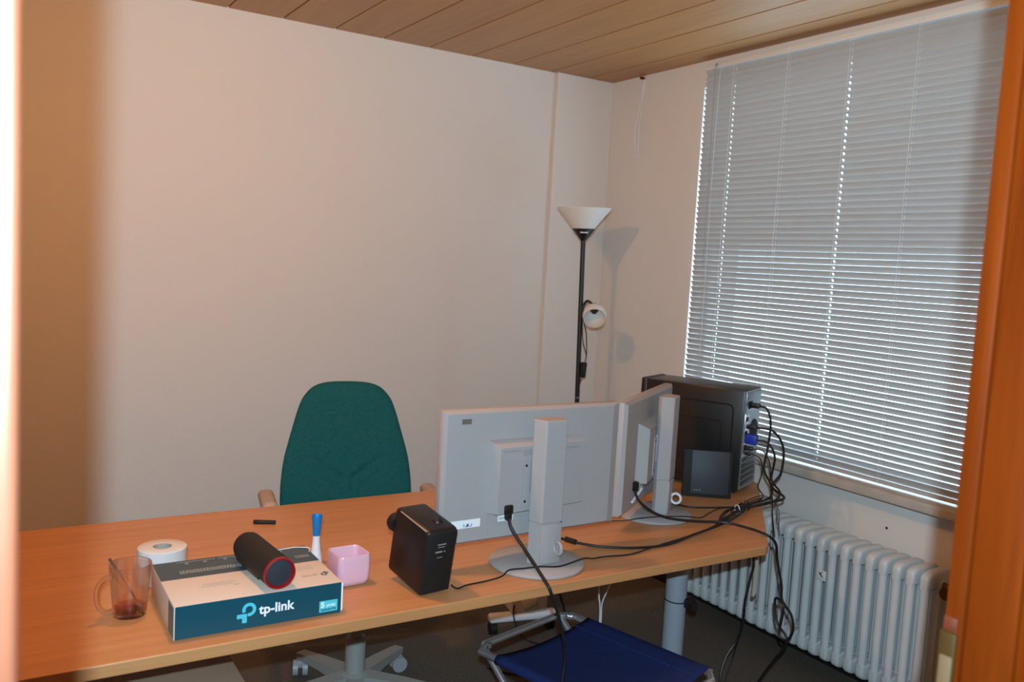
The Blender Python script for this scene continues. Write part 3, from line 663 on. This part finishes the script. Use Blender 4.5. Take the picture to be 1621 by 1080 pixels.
# ------------------------------------------------------------------ carton with print
bx = empty('product_carton', (.512, 1.888, DZ)); tag(bx, 'flat teal and white tp-link carton under the black cylinder speaker', 'carton')
w_, d_, h_ = .352, .262, .070
MB().mm((-w_/2, -d_/2, 0), (w_/2, d_/2, h_), .0015).obj('body', M['cream'], bx)
fp = MB().mm((-w_/2+.002, -d_/2-.0008, .001), (w_/2-.002, -d_/2+.001, h_-.0008)).obj('front_print', M['teal'], bx, False)
MB().mm((-w_/2+.001, d_/2-.112, h_-.001), (w_/2-.001, d_/2-.001, h_+.0006)).obj('top_print', M['slate'], bx, False)
MB().mm((-w_/2-.0006, -d_/2+.003, .002), (-w_/2+.001, -d_/2+.055, h_-.004)).obj('side_print', mat('sage_print', (96, 122, 118), .5), bx, False)
MB().mm((w_/2-.001, -d_/2+.002, .003), (w_/2+.004, -d_/2+.03, h_-.004), .0015).obj('flap', M['wprint'], bx)
# emblem: ring of a p with a t at its lower left
Fr = Matrix(((1, 0, 0, 0), (0, 0, -1, -d_/2-.0009), (0, 1, 0, 0), (0, 0, 0, 1)))
def emblem(Mx, s, m, parent, rot=0):
    e = MB(); ro, ri = 1.0, .52; o = []; n_ = 26
    A0, A1 = math.radians(205), math.radians(-90)
    ou = [(ro*math.cos(A0+(A1-A0)*i/n_), ro*math.sin(A0+(A1-A0)*i/n_)) for i in range(n_+1)]
    inn = [(ri*math.cos(A0+(A1-A0)*i/n_), ri*math.sin(A0+(A1-A0)*i/n_)) for i in range(n_+1)]
    ou += [(-.2, -ro)]; inn += [(-.2, -ri)]
    for i in range(len(ou)-1):
        e.add([(*[q*s for q in ou[i]], 0), (*[q*s for q in ou[i+1]], 0), (*[q*s for q in inn[i+1]], 0), (*[q*s for q in inn[i]], 0)], [(0, 1, 2, 3)], Mx)
    for (a, b_, c_, d2) in ((-1.72, -1.18, -.30, -.55), (-.98, -1.9, -.30, -1.16)):
        e.add([(a*s, b_*s, 0), (c_*s, b_*s, 0), (c_*s, d2*s, 0), (a*s, d2*s, 0)], [(0, 1, 2, 3)], Mx)
    return e.obj('emblem', m, parent, False)
emblem(Fr@T(-.027, .041, .0004), .0145, M['cyan'], fp)
text('lettering', 'tp-link', .0285, M['wprint'], fp, Fr@T(-.006, .0275, .0004), .0007)
bd = MB().mm((.125, -d_/2-.0016, .008), (.166, -d_/2-.0006, .033)).obj('badge', M['cyan'], fp, False)
text('badge_number', '5', .017, M['wprint'], bd, Fr@T(.128, .0185, .0010), .0006)
text('badge_text', 'JAHRE', .0075, M['wprint'], bd, Fr@T(.141, .0195, .0010), .0001)
text('badge_text', 'GARANTIE', .0072, M['teal'], bd, Fr@T(.128, .0105, .0010), .0002)
# small print on the lid: rows of marks too fine to read
Tp = T(0, 0, h_+.0008)
tpp = MB()
def marks(xa, xb, y_, hgt, n_):
    st_ = (xb-xa)/n_
    for i in range(n_): tpp.mm((xa+i*st_, y_, h_+.0004), (xa+i*st_+st_*random.uniform(.55, .85), y_+hgt, h_+.0011))
for r2 in range(3): marks(-.13, .06, .047+r2*.007, .004, 34-4*r2)
for r2 in range(2): marks(.13, .165, .052+r2*.009, .004, 6)
for xx in (-.125, -.085, -.04, .09): marks(xx, xx+.05, .117, .003, 8); tpp.box((xx+.02, .108, h_+.0006), (.007, .007, .0008))
tpp.obj('lid_print', M['gprint'], bx, False)
tpp = MB()
for r2, (xa, xb) in enumerate(((-.10, -.035), (-.11, -.03), (-.105, -.04), (-.04, -.03))): marks(xa, xb, -.035-r2*.008, .004, 14)
for r2 in range(3): marks(.0, .05, -.020-r2*.008, .003, 9)
for r2 in range(3): marks(.105, .145, -.012-r2*.009, .004, 7)
tpp.obj('lid_print', mat('pale_print', (196, 178, 160), .6), bx, False)
Tu = T(.152, -.072, h_+.0010)@RZ(180)
emblem(Tu@T(-.003, 0, 0), .0075, M['slate'], bx)
text('lettering', 'tp-link', .0135, mat('sand_print', (190, 168, 140), .6), bx, Tu@T(.012, -.006, 0), .0002)

# cylinder speaker on the carton
a_ = Vector((.551, 1.768, 0)); b_ = Vector((.534, 1.972, 0)); ax = (b_-a_).normalized(); Ln = (b_-a_).length
cs = empty('cylinder_speaker', (*((a_+b_)/2).xy, DZ+h_+.0008)); tag(cs, 'black cylinder speaker with red end ring lying on the carton', 'loudspeaker')
R_ = .0345; Mc = T(0, 0, R_)@align(-ax)
MB().lathe([(0, -Ln/2), (R_*.80, -Ln/2), (R_*.93, -Ln/2+.003), (R_, -Ln/2+.012), (R_, Ln/2-.004), (0, Ln/2-.004)], 48, Mc).obj('body', M['mesh'], cs)
MB().lathe([(R_*.985, Ln/2-.006), (R_*1.01, Ln/2-.003), (R_*.99, Ln/2+.002), (R_*.90, Ln/2+.003), (R_*.82, Ln/2-.002), (R_*.80, Ln/2-.006)], 48, Mc, ring=True).obj('end_ring', M['red'], cs)
MB().lathe([(0, Ln/2-.001), (R_*.6, Ln/2-.002), (R_*.83, Ln/2-.003), (R_*.83, Ln/2-.006), (0, Ln/2-.006)], 48, Mc).obj('end_membrane', M['slab'], cs)
MB().mm((-.006, -.07, -R_*.02), (.004, .07, R_*.02)) 
MB().box((-R_*.86, .01, R_*.55), (.004, .14, .014), .0015, RZ(math.degrees(math.atan2(ax.y, ax.x))-90)).obj('control_strip', M['black'], cs)
# clear cable loop beside it
tag(MB().tube([(.60, 1.985, DZ+.079), (.615, 1.995, DZ+.076), (.66, 2.005, DZ+.0735), (.69, 1.99, DZ+.073), (.682, 1.965, DZ+.0728)], .0012, 6).obj('wire_loop', M['whitep']), 'thin pale wire loop on the carton next to the cylinder speaker', 'wire')

# ------------------------------------------------------------------ glass mug with spoon
mg = empty('glass_mug', (.2785, 1.925, DZ)); tag(mg, 'clear glass mug with a little tea left beside the carton', 'mug')
MB().lathe([(0, 0), (.030, 0), (.033, .003), (.0345, .02), (.040, .08), (.0425, .112), (.0418, .114), (.0402, .113), (.0378, .08), (.0318, .02), (.0295, .010), (.02, .008), (0, .008)], 48).obj('cup', M['glass'], mg)
Mh = RZ(200)
MB().tube([(.0385, 0, .092), (.052, 0, .094), (.068, 0, .080), (.072, 0, .058), (.066, 0, .034), (.050, 0, .020), (.0350, 0, .020)], .0055, 10, M=Mh).obj('handle', M['glass'], mg)
tag(MB().lathe([(0, .0085), (.0192, .0085), (.0288, .0105), (.0311, .021), (.0, .0215)], 40).obj('tea', M['tea'], loc=(.2785, 1.925, DZ)), 'small rest of red brown tea in the glass mug', 'tea')
spn = empty('teaspoon', (.2785, 1.925, DZ)); tag(spn, 'metal teaspoon leaning inside the glass mug', 'spoon')
MB().tube([(.012, -.006, .020), (.006, -.003, .045), (-.012, .004, .075), (-.040, .010, .125)], .002, 8, rad=[.0016, .0018, .0022, .0032]).obj('handle', M['spoon'], spn)
Mb = T(.0155, -.008, .0165)@align((.35, -.15, -.55))
MB().lathe([(0, -.016), (.005, -.012), (.0085, 0), (.006, .011), (0, .016)], 16, Mb@Matrix.Diagonal((1, .35, 1, 1))).obj('bowl', M['spoon'], spn)

# toilet roll
tr_ = empty('toilet_roll', (.3735, 2.105, DZ)); tag(tr_, 'white toilet paper roll standing behind the glass mug', 'toilet roll')
MB().lathe([(.0215, 0), (.052, 0), (.0545, .002), (.0545, .080), (.052, .082), (.0215, .082)], 56, ring=True).obj('paper', M['paper'], tr_)
MB().lathe([(.0195, .001), (.0217, .001), (.0217, .0815), (.0195, .0815)], 40, ring=True).obj('core', M['card'], tr_)
MB().add([(-.050, .022, .080), (-.0565, -.004, .079), (-.0568, -.004, .02), (-.050, .022, .02), (-.0515, .020, .0805), (-.0555, -.004, .0795)], [(0, 1, 2, 3)]).obj('loose_sheet', M['paper'], tr_, False)

# marker pen
pe = empty('marker_pen', (.710, 2.436, DZ+.0065), math.atan2(-.027, .056)); tag(pe, 'short black marker pen lying near the back edge of the desk', 'pen')
MB().lathe([(0, -.032), (.005, -.032), (.0062, -.029), (.0062, .0), (.0, .0)], 16, RY(90)).obj('cap', M['black'], pe)
MB().lathe([(0, 0), (.0058, 0), (.0056, .030), (.0045, .031), (0, .031)], 16, RY(90)).obj('barrel', M['blackm'], pe)

# blue and white brush stand
bs = empty('cleaning_brush', (.737, 2.072, DZ)); tag(bs, 'upright white brush with flared blue top between carton and pink cup', 'brush')
MB().lathe([(0, .0), (.017, .0), (.018, .006), (0, .006)], 28).obj('base_ring', M['bluep'], bs)
MB().lathe([(0, .006), (.017, .006), (.0165, .014), (.0125, .035), (.0095, .06), (.0090, .078), (0, .078)], 28).obj('body', M['whitep'], bs)
MB().lathe([(0, .074), (.0092, .074), (.0105, .095), (.0135, .124), (.0132, .127), (.0115, .126), (.0085, .112), (0, .11)], 28).obj('flared_top', M['bluep'], bs)

# pink square cup
pk = empty('pink_cup', (.768, 1.925, DZ), math.radians(3)); tag(pk, 'glossy pink square ceramic cup next to the carton', 'cup')
def sq(hw__, z, r, n_=6):
    p = []
    for cx, cy, a0 in ((hw__-r, hw__-r, 0), (-hw__+r, hw__-r, PI/2), (-hw__+r, -hw__+r, PI), (hw__-r, -hw__+r, 1.5*PI)):
        for i in range(n_+1): a = a0+PI/2*i/n_; p.append((cx+r*math.cos(a), cy+r*math.sin(a), z))
    return p
rows = [sq(.030, .0, .012), sq(.037, .004, .014), sq(.0412, .015, .015), sq(.0425, .045, .014), sq(.0412, .072, .012), sq(.0400, .0755, .012), sq(.0378, .0755, .011), sq(.0365, .072, .011), sq(.0370, .045, .012), sq(.035, .014, .012), sq(.02, .009, .01)]
k = len(rows[0]); vs_ = [p for r in rows for p in r]; f_ = [(i*k+j, i*k+(j+1) % k, (i+1)*k+(j+1) % k, (i+1)*k+j) for i in range(len(rows)-1) for j in range(k)]
f_ += [tuple(reversed(range(k))), tuple((len(rows)-1)*k+j for j in range(k))]
MB().add(vs_, f_).obj('body', M['pink'], pk, ang=50)

# ------------------------------------------------------------------ cables
def cable(name, pts, r, label, m='cable', group='black cables on and around the desk', n=8, res=6):
    return tag(MB().tube(pts, r, n, res).obj(name, M[m]), label, 'cable', group)
pc1 = empty('power_cable', (1.14, 1.83, DZ)); tag(pc1, 'thick black power cable plugged into the first monitor and hanging over the desk edge', 'cable', 'black cables on and around the desk')
def cpart(root, name, mb, m):
    o = mb.obj(name, m); o.parent = root; o.matrix_parent_inverse = Matrix.Translation(-root.location); return o
cpart(pc1, 'cord', MB().tube([(1.165, 1.838, .858), (1.168, 1.832, .838), (1.176, 1.815, .815), (1.188, 1.785, .785), (1.197, 1.738, .750), (1.2, 1.700, .7265), (1.206, 1.69, .708), (1.228, 1.686, .652), (1.25, 1.685, .583), (1.258, 1.685, .524), (1.25, 1.68, .468), (1.235, 1.66, .30), (1.25, 1.60, .08), (1.30, 1.48, .006), (1.42, 1.40, .006)], .0042, 10), M['cable'])
cpart(pc1, 'plug', MB().box((1.164, 1.844, .880), (.026, .018, .024), .004).box((1.165, 1.842, .862), (.018, .015, .018), .004), M['black'])
cable('audio_cable', [(.969, 1.770, .735), (.985, 1.768, .7245), (1.02, 1.781, .7235), (1.075, 1.785, .7235), (1.122, 1.79, .7265), (1.15, 1.80, .7355), (1.19, 1.795, .736), (1.235, 1.79, .736), (1.285, 1.772, .736), (1.345, 1.785, .7365), (1.388, 1.80, .7345), (1.425, 1.81, .7255), (1.47, 1.814, .7235), (1.553, 1.802, .7235), (1.67, 1.83, .7235), (1.791, 1.855, .7235), (1.929, 1.891, .7245), (2.06, 1.94, .729)], .0021, 'thin black cable running from the loudspeaker past the monitor foot')
fcb = empty('video_cable', (1.453, 1.95, DZ)); tag(fcb, 'black video cable with ferrite lump behind the first monitor', 'cable', 'black cables on and around the desk')
cpart(fcb, 'cord', MB().tube([(1.30, 1.99, .80), (1.37, 2.01, .745), (1.442, 1.997, .7245), (1.453, 1.95, .7265), (1.507, 1.886, .7245), (1.604, 1.835, .7245), (1.715, 1.826, .7245), (1.852, 1.866, .7255), (1.985, 1.893, .731), (2.114, 1.937, .738), (2.2, 2.0, .735)], .0036, 10), M['cable'])
cpart(fcb, 'ferrite', MB().tube([(1.4475, 1.972, .7275), (1.459, 1.938, .7275)], .0075, 12, smooth=False), M['blackm'])
pc2 = empty('power_cable', (1.77, 2.0, DZ)); tag(pc2, 'black power cable from the turned monitor hanging in a loop by the radiator', 'cable', 'black cables on and around the desk')
cpart(pc2, 'cord', MB().tube([(1.735, 2.02, .832), (1.745, 2.005, .80), (1.79, 1.985, .765), (1.85, 1.965, .745), (1.93, 1.93, .7375), (2.0, 1.89, .738), (2.035, 1.825, .735), (2.055, 1.765, .728), (2.085, 1.755, .70), (2.11, 1.765, .641), (2.12, 1.75, .569), (2.12, 1.742, .521), (2.122, 1.704, .486), (2.122, 1.694, .44), (2.12, 1.715, .401), (2.118, 1.739, .421), (2.12, 1.735, .504), (2.118, 1.767, .516), (2.12, 1.754, .446), (2.122, 1.712, .402), (2.13, 1.76, .32), (2.13, 1.80, .25), (2.12, 1.82, .19), (2.05, 1.80, .06), (1.98, 1.7, .006), (1.9, 1.55, .006)], .0042, 8, res=7), M['cable'])
cpart(pc2, 'plug', MB().box((1.736, 2.022, .845), (.022, .018, .03), .004), M['black'])
cable('thin_cable', [(1.60, 2.13, .7235), (1.645, 2.099, .7235), (1.71, 2.07, .7235), (1.74, 2.05, .728), (1.77, 2.03, .7365), (1.85, 2.02, .7365), (1.93, 1.99, .7365), (1.99, 1.985, .727), (2.06, 2.02, .7245), (2.144, 2.051, .7245), (2.2, 2.04, .726)], .0018, 'thin black cable lying across the foot of the second monitor')
cable('desk_cable', [(1.95, 2.19, .7265), (2.028, 2.15, .7235), (2.06, 2.10, .7235), (2.14, 2.065, .7235), (2.215, 2.045, .7235), (2.27, 2.03, .727)], .0028, 'black cable coming out behind the second monitor stand toward the tower')
# bundle of tied cable turns
bn = empty('cable_bundle', (2.1, 1.96, DZ)); tag(bn, 'tangled bundle of tied black cables on the desk corner', 'cable bundle')
for k in range(7):
    p = []
    for i in range(15):
        t = i/14; o = math.sin(t*PI)
        p.append((2.0+.25*t+.012*math.sin(5*t+k*1.9), 1.915+.115*t+.018*o*math.cos(k*2.3+4*t), DZ+.006+.016*o*abs(math.sin(k*1.3+2.5*t))))
    cpart(bn, 'strand', MB().tube(p, .0023+.0005*(k % 2), 6, 3), M['cable'])
for k in range(3):
    c0 = Vector((2.155+.035*k, 1.985+.012*k, DZ+.016)); p = [c0+Vector((.012*math.cos(a)*.6, .018*math.cos(a), .016*math.sin(a))) for a in [i*PI/5 for i in range(10)]]
    cpart(bn, 'tie', MB().tube(p, .0018, 6, 2, closed=True), M['cable' if k else 'whitep'])
# cables from the tower's back
def Tl(x_, y_, z_): return pc.matrix_world_local @ Vector((x_, y_, z_))
PM = T(*pc.location)@Matrix.Rotation(ang, 4, 'Z')
def tw(x_, y_, z_): return tuple(PM@Vector((x_, y_, z_)))
def towercable(name, root_l, mid, end, r, label, plug, size, m='black'):
    rt_ = empty(name, tw(*root_l)); tag(rt_, label, 'cable', 'cables plugged into the computer tower')
    cpart(rt_, 'plug', MB().box((0, 0, 0), size, .003, PM@T(root_l[0], root_l[1]-size[1]/2, root_l[2])), M[plug])
    st_ = (root_l[0], root_l[1]-size[1], root_l[2])
    cpart(rt_, 'cord', MB().tube([tw(*st_)]+[tw(*q) for q in mid]+end, r, 8, 7), M['cable'])
towercable('tower_power_cable', (.052, .0045, .326), [(.055, -.055, .318), (.055, -.072, .27), (.052, -.070, .18), (.045, -.065, .10)], [(2.40, 2.06, .775), (2.36, 2.03, .745), (2.28, 2.03, .735), (2.2, 2.0, .735)], .0040, 'black power cable plugged in at the top of the tower back', 'black', (.024, .034, .018))
towercable('vga_cable', (.032, .0045, .205), [(.034, -.075, .20), (.045, -.10, .15), (.045, -.095, .07)], [(2.40, 2.02, .76), (2.33, 2.0, .738), (2.22, 1.995, .737)], .0036, 'black cable with blue screw plug in the middle of the tower back', 'vga', (.030, .040, .036))
towercable('tower_cable', (.030, .0045, .250), [(.034, -.09, .245), (.05, -.125, .19), (.052, -.125, .10), (.04, -.10, .045)], [(2.40, 2.0, .748), (2.3, 2.0, .740), (2.2, 1.98, .74)], .0042, 'thick black cable bulging widest from the tower back', 'black', (.028, .036, .014))
towercable('tower_cable', (.030, .0045, .170), [(.034, -.06, .168), (.045, -.085, .12), (.05, -.09, .05), (.06, -.10, -.01)], [(2.44, 2.08, .66), (2.455, 2.075, .58)], .0022, 'thin black cable from the tower back dropping past the desk edge', 'black', (.02, .028, .014))
towercable('tower_cable', (.028, .0045, .152), [(.034, -.05, .14), (.04, -.06, .09), (.02, -.055, .04)], [(2.36, 2.06, .742), (2.30, 2.05, .728), (2.24, 2.06, .7245)], .0022, 'thin black cable from the lowest plug of the tower back', 'black', (.018, .024, .012))
# loose ends dangling off the desk corner
cable('dangling_cable', [(2.27, 2.045, .742), (2.34, 2.055, .748), (2.385, 2.045, .735), (2.40, 2.03, .70), (2.385, 2.01, .66), (2.37, 1.985, .65)], .0016, 'thin cable end curling over the desk corner', group='thin cable ends at the desk corner')
cable('dangling_cable', [(2.22, 2.005, .745), (2.30, 2.015, .755), (2.35, 2.0, .742), (2.362, 1.985, .70), (2.355, 1.975, .66), (2.345, 1.96, .63)], .0016, 'lower thin cable end curling over the desk corner', group='thin cable ends at the desk corner')
# cables below the desk
cable('hanging_cable', [(2.20, 1.99, .693), (2.214, 1.95, .571), (2.206, 1.95, .507), (2.19, 1.95, .433), (2.193, 1.955, .356), (2.20, 1.98, .28), (2.17, 1.99, .23), (2.14, 1.985, .17), (2.12, 1.96, .08), (2.08, 1.9, .008), (2.0, 1.75, .008)], .0042, 'black cable hanging under the desk corner in front of the radiator', group='cables under the desk')
cable('hanging_cable', [(2.205, 1.985, .692), (2.222, 1.955, .565), (2.212, 1.955, .50), (2.197, 1.955, .43), (2.20, 1.965, .35), (2.208, 1.985, .27), (2.205, 2.0, .20), (2.17, 1.99, .14), (2.15, 1.97, .06), (2.13, 1.92, .006), (2.08, 1.8, .006)], .0022, 'thinner cable hanging beside the black cable under the desk corner', group='cables under the desk')
tag(MB().tube([(2.24, 1.985, .692), (2.243, 1.965, .58), (2.242, 1.96, .50), (2.235, 1.955, .455), (2.222, 1.95, .44)], .009, 8, rad=[.005, .008, .009, .009, .005]).obj('hanging_strap', M['card']), 'beige cloth strap hanging under the desk corner', 'strap')
cable('loose_wire', [(1.83, 2.30, .693), (1.845, 2.30, .40), (1.852, 2.298, .345), (1.858, 2.30, .28), (1.85, 2.29, .10), (1.84, 2.27, .004), (1.80, 2.2, .004)], .0028, 'pale twin wire hanging under the desk behind the blue stool', 'whitep', 'cables under the desk')
cable('loose_wire', [(1.90, 2.30, .42), (1.882, 2.30, .385), (1.862, 2.298, .345), (1.864, 2.30, .28), (1.858, 2.29, .10), (1.86, 2.27, .004)], .0022, 'pale wire end forking off the hanging twin wire', 'whitep', 'cables under the desk')
cable('floor_cable', [(1.70, 2.45, .693), (1.76, 2.44, .40), (1.82, 2.45, .25), (1.835, 2.46, .14), (1.80, 2.5, .02), (1.70, 2.55, .006), (1.62, 2.65, .006)], .0036, 'black cable looping down beside the wheeled heater', group='cables under the desk')
cable('floor_cable', [(1.88, 2.88, .14), (1.855, 2.85, .09), (1.86, 2.80, .03), (1.90, 2.75, .006), (1.98, 2.70, .006), (2.06, 2.74, .006)], .0032, 'black cord curling in front of the wheeled heater', group='cables under the desk')

# nail and hole left in the wall under the sill
nl = MB().lathe([(0, 0), (.004, 0), (.005, .003), (.003, .005), (0, .005)], 12, T(W, 1.911, .613)@RY(-90))
tag(nl.obj('wall_nail', M['blackm']), 'small dark nail in the wall between sill and radiator', 'nail')
